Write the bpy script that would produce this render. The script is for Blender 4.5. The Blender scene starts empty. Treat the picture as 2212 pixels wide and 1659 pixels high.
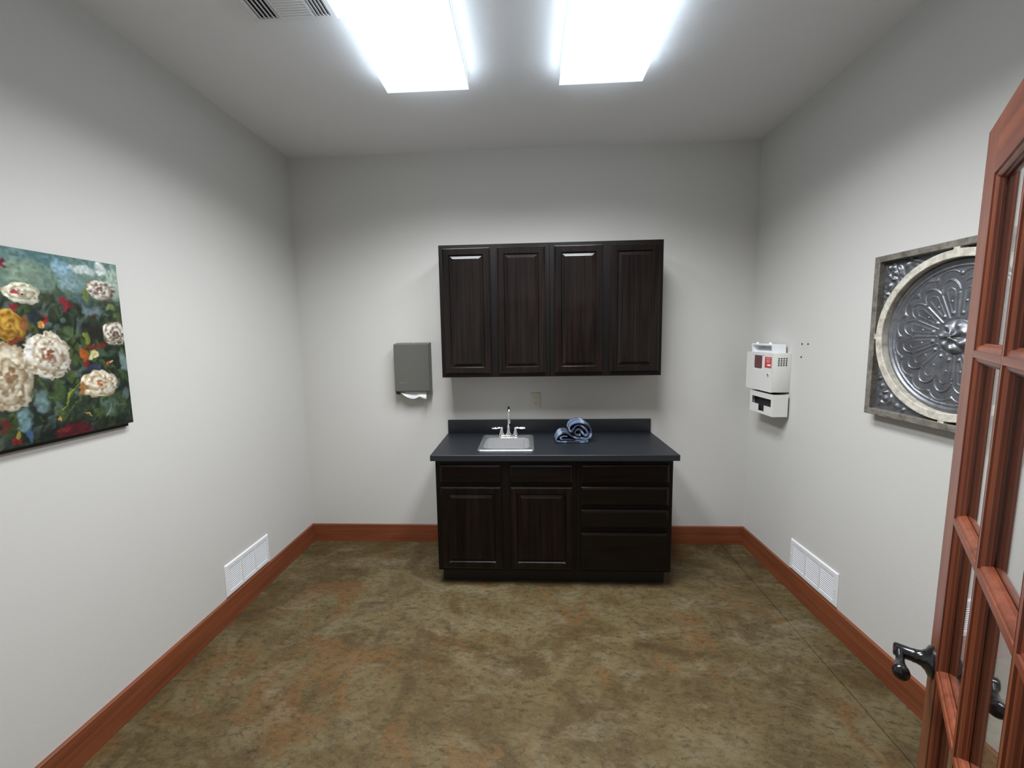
import bpy, bmesh, math, random
import numpy as np
from mathutils import Vector, Matrix

random.seed(4)
SC = bpy.context.scene
COL = SC.collection
PI = math.pi

# ------------------------------------------------------------------ camera
CAM = Vector((1.80341517, -3.16700324, 1.67684848))
YAW, PITCH, ROLL, FPX = -0.05048674, -0.10417537, -0.01646358, 879.559288
f = Vector((math.sin(YAW) * math.cos(PITCH), math.cos(YAW) * math.cos(PITCH), math.sin(PITCH)))
r0 = Vector((math.cos(YAW), -math.sin(YAW), 0))
u0 = r0.cross(f)
r_ = r0 * math.cos(ROLL) + u0 * math.sin(ROLL)
u_ = -r0 * math.sin(ROLL) + u0 * math.cos(ROLL)
cd = bpy.data.cameras.new('camera')
cam = bpy.data.objects.new('camera', cd)
COL.objects.link(cam)
M = Matrix((r_, u_, -f)).transposed().to_4x4()
M.translation = CAM
cam.matrix_world = M
cd.sensor_width = 36
cd.lens = 36 * FPX / 2212
cd.shift_x = 10.2026 / 2212
cd.shift_y = -13.1909 / 2212
cd.clip_start = 0.02
SC.camera = cam

# ------------------------------------------------------------------ world and exposure
w = bpy.data.worlds.new('world')
SC.world = w
w.use_nodes = True
w.node_tree.nodes['Background'].inputs[0].default_value = (0.80, 0.78, 0.76, 1)   # the lit hallway beyond the doorway
w.node_tree.nodes['Background'].inputs[1].default_value = 0.55
SC.view_settings.view_transform = 'Standard'
SC.view_settings.look = 'None'
SC.view_settings.gamma = 1
SC.view_settings.use_curve_mapping = False
SC.view_settings.exposure = 0.0
LAMP = 2.2          # radiance of the lit diffusers
LAMP_SIDE = 11.0     # their short sides
LAMP_COL = (0.94, 0.965, 1.0, 1)
SIDE_COL = (0.76, 0.89, 1.0, 1)
LAMP_W = 46.0        # downward beam of each fixture, watts
LAMP_SPREAD = 145

# ------------------------------------------------------------------ materials
def mat(name, col=(0.8, 0.8, 0.8), rough=0.5, metal=0.0, spec=0.5, coat=0.0, emis=None, estr=0.0):
    m = bpy.data.materials.new(name)
    m.use_nodes = True
    b = m.node_tree.nodes['Principled BSDF']
    b.inputs['Coat Roughness'].default_value = 0.12
    b.inputs['Base Color'].default_value = (*col, 1)
    b.inputs['Roughness'].default_value = rough
    b.inputs['Metallic'].default_value = metal
    b.inputs['Specular IOR Level'].default_value = spec
    b.inputs['Coat Weight'].default_value = coat
    if emis:
        b.inputs['Emission Color'].default_value = emis
        b.inputs['Emission Strength'].default_value = estr
    return m

class N:
    """tiny node-graph helper on one material"""
    def __init__(s, m):
        s.m = m; s.t = m.node_tree; s.b = s.t.nodes['Principled BSDF']
        s.tc = s.t.nodes.new('ShaderNodeTexCoord')
    def new(s, kind, **kw):
        n = s.t.nodes.new(kind)
        for k, v in kw.items():
            if k.startswith('in_'):
                n.inputs[k[3:].replace('_', ' ')].default_value = v
            else:
                setattr(n, k, v)
        return n
    def link(s, a, b): s.t.links.new(a, b)
    def mapping(s, scale=(1, 1, 1), rot=(0, 0, 0), src='Object'):
        mp = s.new('ShaderNodeMapping')
        mp.inputs['Scale'].default_value = scale; mp.inputs['Rotation'].default_value = rot
        s.link(s.tc.outputs[src], mp.inputs['Vector'])
        return mp.outputs[0]
    def noise(s, vec, scale, detail=4, rough=0.5, dist=0.0):
        n = s.new('ShaderNodeTexNoise')
        n.inputs['Scale'].default_value = scale; n.inputs['Detail'].default_value = detail
        n.inputs['Roughness'].default_value = rough; n.inputs['Distortion'].default_value = dist
        s.link(vec, n.inputs['Vector'])
        return n.outputs['Fac']
    def ramp(s, fac, stops, interp='LINEAR'):
        n = s.new('ShaderNodeValToRGB'); n.color_ramp.interpolation = interp
        e = n.color_ramp.elements
        while len(e) < len(stops): e.new(0.5)
        for i, (p, c) in enumerate(stops):
            e[i].position = p; e[i].color = (*c, 1) if len(c) == 3 else c
        s.link(fac, n.inputs[0])
        return n.outputs[0]
    def mix(s, fac, a, b, mode='MIX'):
        n = s.new('ShaderNodeMix', data_type='RGBA', blend_type=mode)
        if isinstance(fac, (int, float)): n.inputs[0].default_value = fac
        else: s.link(fac, n.inputs[0])
        for i, v in ((6, a), (7, b)):
            if isinstance(v, tuple): n.inputs[i].default_value = (*v, 1)
            else: s.link(v, n.inputs[i])
        return n.outputs[2]
    def math(s, op, a, b=0.0):
        n = s.new('ShaderNodeMath', operation=op)
        for i, v in ((0, a), (1, b)):
            if isinstance(v, (int, float)): n.inputs[i].default_value = v
            else: s.link(v, n.inputs[i])
        return n.outputs[0]
    def bump(s, h, strength, dist=0.01):
        n = s.new('ShaderNodeBump')
        n.inputs['Strength'].default_value = strength; n.inputs['Distance'].default_value = dist
        s.link(h, n.inputs['Height']); s.link(n.outputs[0], s.b.inputs['Normal'])
    def color(s, c): s.link(c, s.b.inputs['Base Color'])
    def rough(s, c): s.link(c, s.b.inputs['Roughness'])

def wall_mat(name, col, bump=0.10):
    m = mat(name, col, 0.72, spec=0.25); n = N(m); v = n.mapping()
    big = n.noise(v, 1.3, 3)
    n.color(n.mix(big, tuple(c * 0.97 for c in col), tuple(min(1, c * 1.03) for c in col)))
    n.bump(n.noise(v, 170, 4, 0.6), bump, 0.004)
    return m

def wood_mat(name, dark, light, rough, axis='Z', grain=60, spec=0.5, coat=0.0, bump=0.15, lo=0.36, hi=0.64):
    m = mat(name, light, rough, spec=spec, coat=coat); n = N(m)
    sc = {'X': (1.2, grain, grain), 'Y': (grain, 1.2, grain), 'Z': (grain, grain, 1.2)}[axis]
    v = n.mapping(sc)
    g = n.noise(v, 1.0, 6, 0.65, 0.6)
    v2 = n.mapping(tuple(s * 0.16 if s > 2 else s for s in sc))
    g2 = n.noise(v2, 1.0, 3, 0.5, 1.5)
    f_ = n.math('ADD', n.math('MULTIPLY', g, 0.65), n.math('MULTIPLY', g2, 0.35))
    n.color(n.ramp(f_, [(lo, dark), (hi, light)]))
    n.bump(g, bump, 0.002)
    return m

def m_floor():
    m = mat('stained_concrete', (0.1, 0.08, 0.05), 0.5, spec=0.16); n = N(m); v = n.mapping()
    w1 = n.noise(n.mapping((1.0, 1.6, 1), (0, 0, 0.5)), 1.5, 7, 0.60, 1.2)
    c = n.ramp(w1, [(0.30, (0.052, 0.032, 0.012)), (0.43, (0.084, 0.058, 0.024)), (0.53, (0.110, 0.082, 0.037)), (0.66, (0.136, 0.108, 0.058))])
    dirt = n.ramp(n.noise(n.mapping((1, 1, 1), (0, 0, 1.3)), 4.2, 7, 0.65, 1.0), [(0.36, (0.70, 0.70, 0.70)), (0.52, (0, 0, 0))])
    c = n.mix(dirt, c, (0.058, 0.036, 0.016))
    rust = n.ramp(n.noise(n.mapping((1, 1, 1), (0, 0, 0.9)), 1.9, 8, 0.62, 1.0), [(0.555, (0, 0, 0)), (0.60, (0.60, 0.60, 0.60)), (0.75, (0.8, 0.8, 0.8))])
    c = n.mix(rust, c, (0.128, 0.064, 0.022))
    pale = n.ramp(n.noise(n.mapping((1.0, 1.9, 1), (0, 0, 0.6)), 3.4, 9, 0.72, 0.5), [(0.52, (0, 0, 0)), (0.70, (0.70, 0.70, 0.70))])
    c = n.mix(pale, c, (0.172, 0.148, 0.094))
    f1 = n.noise(n.mapping((1.0, 1.8, 1), (0, 0, 0.55)), 22, 9, 0.80, 0.4)
    c = n.mix(n.ramp(f1, [(0.36, (0.80, 0.80, 0.80)), (0.52, (0, 0, 0))]), c, (0.042, 0.028, 0.013))
    f2 = n.noise(v, 75, 6, 0.78, 0.5)
    c = n.mix(n.ramp(f2, [(0.55, (0, 0, 0)), (0.76, (0.5, 0.5, 0.5))]), c, (0.205, 0.178, 0.115))
    sc = n.noise(n.mapping((1.0, 5.0, 1), (0, 0, 0.5)), 5, 8, 0.78, 0.6)
    c = n.mix(n.ramp(sc, [(0.33, (0.75, 0.75, 0.75)), (0.40, (0, 0, 0))]), c, (0.030, 0.021, 0.011))
    n.color(c)
    n.rough(n.ramp(f1, [(0.3, (0.40, 0.40, 0.40)), (0.7, (0.58, 0.58, 0.58))]))
    n.bump(n.math('ADD', f2, n.math('MULTIPLY', f1, 1.4)), 0.28, 0.004)
    return m

MAT = {}
MAT['wall'] = wall_mat('painted_wall', (0.550, 0.542, 0.515))
MAT['ceil'] = wall_mat('painted_ceiling', (0.80, 0.81, 0.83), 0.35)
MAT['floor'] = m_floor()
MAT['joint'] = mat('joint_dirt', (0.012, 0.009, 0.006), 0.9)
MAT['base'] = wood_mat('baseboard_wood', (0.135, 0.036, 0.014), (0.225, 0.066, 0.026), 0.42, 'Y', 50)
MAT['baseX'] = wood_mat('baseboard_wood_x', (0.135, 0.036, 0.014), (0.225, 0.066, 0.026), 0.42, 'X', 50)
MAT['cab'] = wood_mat('espresso_wood', (0.0016, 0.0011, 0.0010), (0.0118, 0.0066, 0.0050), 0.32, 'Z', 70, spec=0.14, coat=0.3, lo=0.40, hi=0.65, bump=0.30)
MAT['cabx'] = wood_mat('espresso_wood_x', (0.0024, 0.0018, 0.0016), (0.0065, 0.0042, 0.0034), 0.32, 'X', 70, spec=0.06, coat=0.42, bump=0.25)
MAT['cabd'] = wood_mat('espresso_wood_frame', (0.0024, 0.0018, 0.0018), (0.0060, 0.0042, 0.0040), 0.36, 'Z', 70, spec=0.25, bump=0.2)
MAT['toe'] = mat('toe_kick_black', (0.008, 0.007, 0.006), 0.6)
MAT['door'] = wood_mat('cherry_door_wood', (0.085, 0.017, 0.0065), (0.205, 0.052, 0.020), 0.34, 'Z', 45, coat=0.1)
MAT['white'] = mat('white_enamel', (0.74, 0.75, 0.77), 0.4)
MAT['slot'] = mat('dark_duct', (0.03, 0.03, 0.032), 0.8)
MAT['fix'] = mat('glowing_acrylic_rim', (0.8, 0.82, 0.84), 0.35, emis=SIDE_COL, estr=1.1)
MAT['lamp'] = mat('lit_diffuser', (0.8, 0.8, 0.8), 0.5, emis=LAMP_COL, estr=LAMP)
MAT['lampside'] = mat('lit_diffuser_side', (0.8, 0.8, 0.8), 0.5, emis=SIDE_COL, estr=LAMP_SIDE)
MAT['chrome'] = mat('chrome', (0.78, 0.79, 0.80), 0.08, 1.0)
MAT['steel'] = mat('brushed_steel', (0.72, 0.73, 0.74), 0.36, 1.0)
MAT['black'] = mat('dark_bronze', (0.016, 0.016, 0.018), 0.2, 0.5, coat=0.5)
MAT['disp'] = mat('grey_enamel', (0.098, 0.099, 0.086), 0.42)
MAT['mark'] = mat('raised_grey_mark', (0.15, 0.15, 0.135), 0.4)
MAT['paper'] = mat('paper_towel', (0.85, 0.86, 0.87), 0.9)
MAT['boxw'] = mat('white_powder_coat', (0.66, 0.66, 0.63), 0.42)
MAT['trayw'] = mat('white_plastic', (0.82, 0.84, 0.87), 0.35)
MAT['redl'] = mat('red_label', (0.50, 0.035, 0.035), 0.45)
MAT['redw'] = mat('dark_red_plastic', (0.10, 0.022, 0.026), 0.2)
MAT['grey'] = mat('grey_plastic', (0.32, 0.33, 0.34), 0.5)
MAT['dark'] = mat('dark_inside', (0.02, 0.02, 0.02), 0.7)
MAT['outlet'] = mat('almond_plastic', (0.50, 0.48, 0.38), 0.4)
MAT['canvasedge'] = mat('dark_canvas_edge', (0.035, 0.035, 0.032), 0.8)
MAT['hole'] = mat('screw_hole', (0.03, 0.03, 0.03), 0.8)
def m_counter():
    m = mat('blue_black_laminate', (0.016, 0.019, 0.024), 0.42, spec=0.4); n = N(m)
    s = n.noise(n.mapping(), 260, 3, 0.6)
    n.color(n.ramp(s, [(0.35, (0.008, 0.0095, 0.012)), (0.7, (0.017, 0.020, 0.025))]))
    n.bump(s, 0.05, 0.001)
    return m
MAT['counter'] = m_counter()
def m_wframe(name, a, b):
    m = mat(name, a, 0.6); n = N(m); v = n.mapping()
    n.color(n.ramp(n.noise(v, 30, 6, 0.7, 0.5), [(0.34, a), (0.62, b)]))
    n.bump(n.noise(v, 60, 5, 0.6), 0.3, 0.003)
    return m
MAT['wframe'] = m_wframe('weathered_grey_wood', (0.085, 0.075, 0.062), (0.20, 0.185, 0.155))
MAT['wring'] = m_wframe('whitewashed_wood', (0.34, 0.31, 0.255), (0.62, 0.59, 0.51))
def m_tin():
    m = mat('pressed_tin', (0.13, 0.135, 0.145), 0.40, 0.65); n = N(m); v = n.mapping()
    n.color(n.ramp(n.noise(v, 14, 6, 0.7, 0.6), [(0.3, (0.12, 0.125, 0.135)), (0.7, (0.235, 0.245, 0.265))]))
    n.rough(n.ramp(n.noise(v, 40, 4), [(0.3, (0.32,) * 3), (0.7, (0.50,) * 3)]))
    return m
MAT['tin'] = m_tin()
def m_glass():
    m = bpy.data.materials.new('clear_glass'); m.use_nodes = True
    b = m.node_tree.nodes['Principled BSDF']
    b.inputs['Base Color'].default_value = (1, 1, 1, 1); b.inputs['Roughness'].default_value = 0.0
    b.inputs['Transmission Weight'].default_value = 1.0; b.inputs['IOR'].default_value = 1.5
    return m
MAT['glass'] = m_glass()
def m_towel():
    m = mat('blue_plaid_fleece', (0.1, 0.15, 0.25), 0.9); n = N(m)
    uv = n.new('ShaderNodeSeparateXYZ'); n.link(n.tc.outputs['UV'], uv.inputs[0])
    def stripes(o, k, lo, hi):
        a = n.math('ABSOLUTE', n.math('SINE', n.math('MULTIPLY', o, k)))
        return n.ramp(a, [(lo, (0, 0, 0)), (hi, (1, 1, 1))])
    s1 = stripes(uv.outputs[0], 26, 0.90, 0.97); s2 = stripes(uv.outputs[1], 34, 0.90, 0.97)
    d1 = stripes(uv.outputs[0], 13, 0.55, 0.65); d2 = stripes(uv.outputs[1], 17, 0.55, 0.65)
    c = n.mix(d1, (0.075, 0.108, 0.185), (0.022, 0.032, 0.062))
    c = n.mix(n.math('MULTIPLY', d2, 0.6), c, (0.018, 0.026, 0.050))
    c = n.mix(n.math('MULTIPLY', s1, 0.55), c, (0.34, 0.41, 0.50))
    c = n.mix(n.math('MULTIPLY', s2, 0.45), c, (0.30, 0.37, 0.47))
    n.color(c)
    n.bump(n.noise(n.mapping(), 240, 4, 0.7), 0.5, 0.004)
    return m
MAT['towel'] = m_towel()

# ------------------------------------------------------------------ object helpers
ROOT = {}     # object -> world location of its thing, meshes are written in world coordinates
def tag(o, label=None, cat=None, group=None, kind=None):
    if label: o['label'] = label
    if cat: o['category'] = cat
    if group: o['group'] = group
    if kind: o['kind'] = kind
    return o
def thing(name, loc, label, cat, group=None):
    o = bpy.data.objects.new(name, None); COL.objects.link(o)
    o.location = loc; o.empty_display_size = 0.05
    ROOT[o.name] = Vector(loc)
    return tag(o, label, cat, group)
def obj(name, bm, m, parent=None, loc=None, smooth=None, label=None, local=False):
    """link bm (world coordinates unless local) as one mesh object"""
    off = ROOT[parent.name] if parent else Vector(loc or (0, 0, 0))
    if not local: bmesh.ops.translate(bm, verts=bm.verts, vec=-off)
    me = bpy.data.meshes.new(name)
    bmesh.ops.recalc_face_normals(bm, faces=bm.faces)
    bm.to_mesh(me); bm.free()
    for mm in (m if isinstance(m, (list, tuple)) else [m]): me.materials.append(mm)
    if smooth is not None:
        for p in me.polygons: p.use_smooth = True
        me.set_sharp_from_angle(angle=math.radians(smooth))
    o = bpy.data.objects.new(name, me); COL.objects.link(o)
    if parent: o.parent = parent
    else: o.location = off
    ROOT[o.name] = off
    if label: o['label'] = label
    return o
def B(): return bmesh.new()
def box(bm, x0, x1, y0, y1, z0, z1, bev=0.0, seg=2):
    v = [bm.verts.new(p) for p in ((x0, y0, z0), (x1, y0, z0), (x1, y1, z0), (x0, y1, z0), (x0, y0, z1), (x1, y0, z1), (x1, y1, z1), (x0, y1, z1))]
    fs = [bm.faces.new([v[i] for i in q]) for q in ((3, 2, 1, 0), (4, 5, 6, 7), (0, 1, 5, 4), (1, 2, 6, 5), (2, 3, 7, 6), (3, 0, 4, 7))]
    if bev:
        es = list({e for fc in fs for e in fc.edges})
        bmesh.ops.bevel(bm, geom=es, offset=bev, segments=seg, affect='EDGES', profile=0.5)
    return bm
def nested(bm, x0, x1, z0, z1, rings, cap=True, axes=None, mi=0):
    """nested rectangles: rings = [(inset, depth)] in a plane; axes maps (a, depth, b) to world"""
    ax = axes or (lambda a, d, b: (a, d, b))
    prev = None
    for ins, d in rings:
        q = [bm.verts.new(ax(a, d, b)) for a, b in ((x0 + ins, z0 + ins), (x1 - ins, z0 + ins), (x1 - ins, z1 - ins), (x0 + ins, z1 - ins))]
        if prev:
            for i in range(4):
                fc = bm.faces.new((prev[i], prev[(i + 1) % 4], q[(i + 1) % 4], q[i])); fc.material_index = mi
        prev = q
    if cap:
        fc = bm.faces.new(prev); fc.material_index = mi
    return bm
def tube(bm, pts, rad, seg=16, caps=True):
    pts = [Vector(p) for p in pts]; n = len(pts)
    rad = rad if isinstance(rad, (list, tuple)) else [rad] * n
    t0 = (pts[1] - pts[0]).normalized()
    up = Vector((0, 0, 1)) if abs(t0.z) < 0.9 else Vector((0, 1, 0))
    nx = t0.cross(up).normalized(); rings = []
    for i, p in enumerate(pts):
        t = ((pts[min(i + 1, n - 1)] - pts[i]).normalized() + (pts[i] - pts[max(i - 1, 0)]).normalized()).normalized() if 0 < i < n - 1 else (pts[min(i + 1, n - 1)] - pts[max(i - 1, 0)]).normalized()
        nx = (nx - t * nx.dot(t)).normalized(); ny = t.cross(nx)
        rr = rad[i] if isinstance(rad[i], (list, tuple)) else (rad[i], rad[i])
        rings.append([bm.verts.new(p + nx * rr[0] * math.cos(a) + ny * rr[1] * math.sin(a)) for a in (2 * PI * k / seg for k in range(seg))])
    for a, b in zip(rings, rings[1:]):
        for k in range(seg): bm.faces.new((a[k], a[(k + 1) % seg], b[(k + 1) % seg], b[k]))
    if caps:
        bm.faces.new(rings[0][::-1]); bm.faces.new(rings[-1])
    return bm
def lathe(bm, prof, c, axis='Z', seg=32):
    """prof = [(radius, height)] around axis through c"""
    c = Vector(c); rings = []
    for r, h in prof:
        ring = []
        for k in range(seg):
            a = 2 * PI * k / seg; p = (r * math.cos(a), r * math.sin(a))
            v = {'Z': (p[0], p[1], h), 'X': (h, p[0], p[1]), 'Y': (p[0], h, p[1])}[axis]
            ring.append(bm.verts.new(c + Vector(v)))
        rings.append(ring)
    for a, b in zip(rings, rings[1:]):
        for k in range(seg): bm.faces.new((a[k], a[(k + 1) % seg], b[(k + 1) % seg], b[k]))
    bm.faces.new(rings[0][::-1]); bm.faces.new(rings[-1])
    return bm
def prism(bm, poly, ax, d0, d1, mi=0):
    """extrude a 2-D polygon; ax(a, b, d) -> world"""
    p = [bm.verts.new(ax(a, b, d0)) for a, b in poly]; q = [bm.verts.new(ax(a, b, d1)) for a, b in poly]
    n = len(poly); fs = [bm.faces.new(p[::-1]), bm.faces.new(q)]
    for i in range(n): fs.append(bm.faces.new((p[i], p[(i + 1) % n], q[(i + 1) % n], q[i])))
    for fc in fs: fc.material_index = mi
    return bm
def rrect(x0, x1, z0, z1, r, n=6):
    out = []
    for cx, cz, a0 in ((x1 - r, z0 + r, -90), (x1 - r, z1 - r, 0), (x0 + r, z1 - r, 90), (x0 + r, z0 + r, 180)):
        for k in range(n + 1):
            a = math.radians(a0 + 90 * k / n); out.append((cx + r * math.cos(a), cz + r * math.sin(a)))
    return out
def strip(bm, loops, close=True, cap=False):
    """quads between successive closed loops of equal length"""
    vs = [[bm.verts.new(p) for p in lp] for lp in loops]
    for a, b in zip(vs, vs[1:]):
        n = len(a)
        for k in range(n if close else n - 1): bm.faces.new((a[k], a[(k + 1) % n], b[(k + 1) % n], b[k]))
    if cap: bm.faces.new(vs[-1])
    return vs

# ------------------------------------------------------------------ room shell
W, H, YF = 3.494, 3.045, -2.960       # width, height, inside face of the front wall
T = 0.12
DX0, DX1, DZ = 1.338, 2.160, 2.050    # doorway in the front wall
def struct(name, bm, m, **k):
    return tag(obj(name, bm, m, **k), kind='structure')
HY = YF - T
struct('wall_back', box(B(), -T, W + T, 0, T, 0, H), MAT['wall'])
struct('wall_left', box(B(), -T, 0, HY, 0, 0, H), MAT['wall'])
struct('wall_right', box(B(), W, W + T, HY, 0, 0, H), MAT['wall'])
bm = B()
box(bm, 0, DX0, HY, YF, 0, H); box(bm, DX1, W, HY, YF, 0, H); box(bm, DX0, DX1, HY, YF, DZ, H)
struct('wall_front', bm, MAT['wall'])
struct('ceiling', box(B(), -T, W + T, HY, T, H, H + 0.1), MAT['ceil'])
# concrete slab with its saw-cut control joint
def jx(y): return 3.318 + (y / 1.60) * 0.042
bm = B()
ya, yb = 0.02, -4.4
g = 0.0022
for xa, xb, xc, xd in ((-0.3, jx(ya) - g, jx(yb) - g, -0.3), (jx(ya) + g, W + 0.3, W + 0.3, jx(yb) + g)):
    p = [bm.verts.new(q) for q in ((xa, ya, 0), (xb, ya, 0), (xc, yb, 0), (xd, yb, 0))]
    bm.faces.new(p)
for s in (-g, g):
    bm.faces.new([bm.verts.new(q) for q in ((jx(ya) + s, ya, 0), (jx(yb) + s, yb, 0), (jx(yb) + s, yb, -0.012), (jx(ya) + s, ya, -0.012))])
q = bm.faces.new([bm.verts.new(p) for p in ((jx(ya) - g, ya, -0.012), (jx(ya) + g, ya, -0.012), (jx(yb) + g, yb, -0.012), (jx(yb) - g, yb, -0.012))]); q.material_index = 1
box(bm, -0.3, W + 0.3, yb, ya, -0.10, -0.013)
struct('floor', bm, [MAT['floor'], MAT['joint']])

BH, BT = 0.145, 0.016
def base_prof(s):   # (offset from wall, height)
    return [(0, 0), (s * BT, 0), (s * BT, BH - 0.003), (s * (BT - 0.003), BH), (0, BH)]
struct('baseboard_left', prism(B(), base_prof(1), lambda a, b, d: (a, d, b), YF, 0), MAT['base'])
struct('baseboard_right', prism(B(), base_prof(-1), lambda a, b, d: (W + a, d, b), YF, 0), MAT['base'])
struct('baseboard_back', prism(B(), base_prof(-1), lambda a, b, d: (d, a, b), BT, W - BT), MAT['baseX'])
bm = prism(B(), base_prof(1), lambda a, b, d: (d, YF + a, b), BT, DX0 - 0.09)
prism(bm, base_prof(1), lambda a, b, d: (d, YF + a, b), DX1 + 0.09, W - BT)
struct('baseboard_front', bm, MAT['baseX'])
bm = B()   # door lining and casing
for x0, x1 in ((DX0, DX0 + 0.015), (DX1 - 0.008, DX1)): box(bm, x0, x1, HY, YF, 0, DZ)
box(bm, DX0, DX1, HY, YF, DZ - 0.012, DZ)
for y0, y1 in ((YF, YF + 0.015), (HY - 0.015, HY)):
    box(bm, DX0 - 0.085, DX0, y0, y1, 0, DZ + 0.085, 0.003)
    if y1 < YF: box(bm, DX1, DX1 + 0.085, y0, y1, 0, DZ + 0.085, 0.003)
    box(bm, DX0, DX1 + 0.0, y0, y1, DZ, DZ + 0.085, 0.003)
struct('trim_1', bm, MAT['door'])

# ------------------------------------------------------------------ cabinets
def raised_door(bm, x0, x1, z0, z1, yf, thick=0.02):
    """raised panel door, front at y=yf, back at yf+thick"""
    R = [(0, yf + thick), (0, yf + 0.006), (0.004, yf + 0.0045), (0.005, yf + 0.003), (0.010, yf), (0.044, yf), (0.0455, yf + 0.004),
         (0.050, yf + 0.0085), (0.054, yf + 0.0085), (0.072, yf + 0.0015), (0.0735, yf + 0.0005)]
    nested(bm, x0, x1, z0, z1, R)
    bm.faces.new([bm.verts.new(p) for p in ((x0, yf + thick, z0), (x0, yf + thick, z1), (x1, yf + thick, z1), (x1, yf + thick, z0))])
    return bm
def slab_front(bm, x0, x1, z0, z1, yf, thick=0.02):
    R = [(0, yf + thick), (0, yf + 0.0085), (0.003, yf + 0.006), (0.0065, yf + 0.0052), (0.0075, yf + 0.003), (0.012, yf)]
    nested(bm, x0, x1, z0, z1, R)
    bm.faces.new([bm.verts.new(p) for p in ((x0, yf + thick, z0), (x0, yf + thick, z1), (x1, yf + thick, z1), (x1, yf + thick, z0))])
    return bm

def upper(x0, x1, doors, label):
    t = thing('wall_cabinet', ((x0 + x1) / 2, 0, 1.386), label, 'cabinet', 'dark wall cabinets')
    obj('body', box(B(), x0, x1, -0.32, -0.0005, 1.386, 2.2975, 0.0012, 1), MAT['cabd'], t)
    for a, b in doors:
        obj('door', raised_door(B(), a, b, 1.410, 2.272, -0.3405), MAT['cab'], t)
    return t
upper(1.1991, 1.9595, ((1.227, 1.552), (1.604, 1.929)), 'dark espresso wall cabinet with two raised panel doors, the one above the sink')
upper(1.9605, 2.7220, ((1.992, 2.317), (2.370, 2.700)), 'dark espresso wall cabinet with two raised panel doors, the one above the folded blanket')

def base_body(x0, x1, tx0, tx1, t):
    bm = box(B(), x0, x1, -0.600, -0.580, 0.1145, 0.8755, 0.0012, 1)
    box(bm, x0, x0 + 0.016, -0.580, -0.0165, 0.1145, 0.8755); box(bm, x1 - 0.016, x1, -0.580, -0.0165, 0.1145, 0.8755)
    box(bm, x0 + 0.016, x1 - 0.016, -0.0225, -0.0165, 0.1145, 0.8755); box(bm, x0 + 0.016, x1 - 0.016, -0.580, -0.0225, 0.1145, 0.1305)
    obj('body', bm, MAT['cabd'], t)
    obj('toe_kick', box(B(), tx0, tx1, -0.530, -0.0165, 0.0, 0.1145), MAT['toe'], t)
t = thing('base_cabinet', (1.65, -0.3, 0), 'black-brown base cabinet with two drawer fronts over two panel doors, under the sink', 'cabinet')
base_body(1.1925, 2.1075, 1.207, 2.1075, t)
for a, b in ((1.223, 1.625), (1.681, 2.084)):
    obj('drawer', slab_front(B(), a, b, 0.722, 0.846, -0.6205), MAT['cabx'], t)
    obj('door', raised_door(B(), a, b, 0.135, 0.697, -0.6205), MAT['cab'], t)
t = thing('base_cabinet', (2.42, -0.3, 0), 'black-brown base cabinet with a stack of four drawers, right end of the counter', 'cabinet')
base_body(2.1085, 2.7222, 2.1085, 2.704, t)
for z0, z1 in ((0.722, 0.846), (0.573, 0.697), (0.420, 0.544), (0.135, 0.387)):
    obj('drawer', slab_front(B(), 2.139, 2.694, z0, z1, -0.6205), MAT['cabx'], t)

# ------------------------------------------------------------------ countertop with sink cut-out
CX0, CX1, CZ = 1.1674, 2.7514, 0.914
HX0, HX1, HY0, HY1 = 1.472, 1.830, -0.520, -0.124
t = thing('countertop', (1.96, -0.3, 0.876), 'blue-black laminate countertop with a low backsplash over the dark base cabinets', 'countertop')
bm = B()
top = [(0.003, CZ - 0.003), (0, CZ - 0.003)]
def rect(x0, x1, y0, y1, z): return [(x0, y0, z), (x1, y0, z), (x1, y1, z), (x0, y1, z)]
strip(bm, [rect(HX0, HX1, HY0, HY1, 0.8765), rect(HX0, HX1, HY0, HY1, CZ), rect(CX0 + 0.0015, CX1 - 0.0015, -0.6335, -0.0008, CZ),
           rect(CX0, CX1, -0.635, -0.0005, CZ - 0.0015), rect(CX0, CX1, -0.635, -0.0005, 0.8765), rect(HX0, HX1, HY0, HY1, 0.8765)])
bmesh.ops.remove_doubles(bm, verts=bm.verts, dist=1e-5)
obj('worktop', bm, MAT['counter'], t)
obj('backsplash', box(B(), CX0, CX1, -0.020, -0.0005, CZ, CZ + 0.102, 0.003), MAT['counter'], t, smooth=40)

# ------------------------------------------------------------------ sink
SX0, SX1, SY0, SY1 = 1.460, 1.842, -0.532, -0.112
t = thing('bar_sink', (1.651, -0.32, CZ), 'small square stainless steel drop-in sink set in the dark countertop', 'sink')
bm = B()
def rl(x0, x1, y0, y1, r, z): return [(a, b, z) for a, b in rrect(x0, x1, y0, y1, r)]
def ins(k, r, z): return rl(SX0 + k, SX1 - k, SY0 + k, SY1 - k, r, z)
bx0, bx1, by0, by1 = 1.494, 1.808, -0.488, -0.212
loops = [ins(0, 0.022, CZ + 0.0005), ins(0.002, 0.021, CZ + 0.0045), ins(0.007, 0.018, CZ + 0.0065), ins(0.012, 0.016, CZ + 0.0045), ins(0.015, 0.015, CZ + 0.0035),
         rl(bx0 - 0.006, bx1 + 0.006, by0 - 0.006, by1 + 0.006, 0.056, CZ + 0.0045), rl(bx0 - 0.001, bx1 + 0.001, by0 - 0.001, by1 + 0.001, 0.052, CZ + 0.002),
         rl(bx0, bx1, by0, by1, 0.050, CZ - 0.006), rl(bx0 + 0.010, bx1 - 0.010, by0 + 0.010, by1 - 0.010, 0.050, CZ - 0.105),
         rl(bx0 + 0.022, bx1 - 0.022, by0 + 0.022, by1 - 0.022, 0.050, CZ - 0.130), rl(bx0 + 0.050, bx1 - 0.050, by0 + 0.05, by1 - 0.05, 0.05, CZ - 0.138)]
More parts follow.
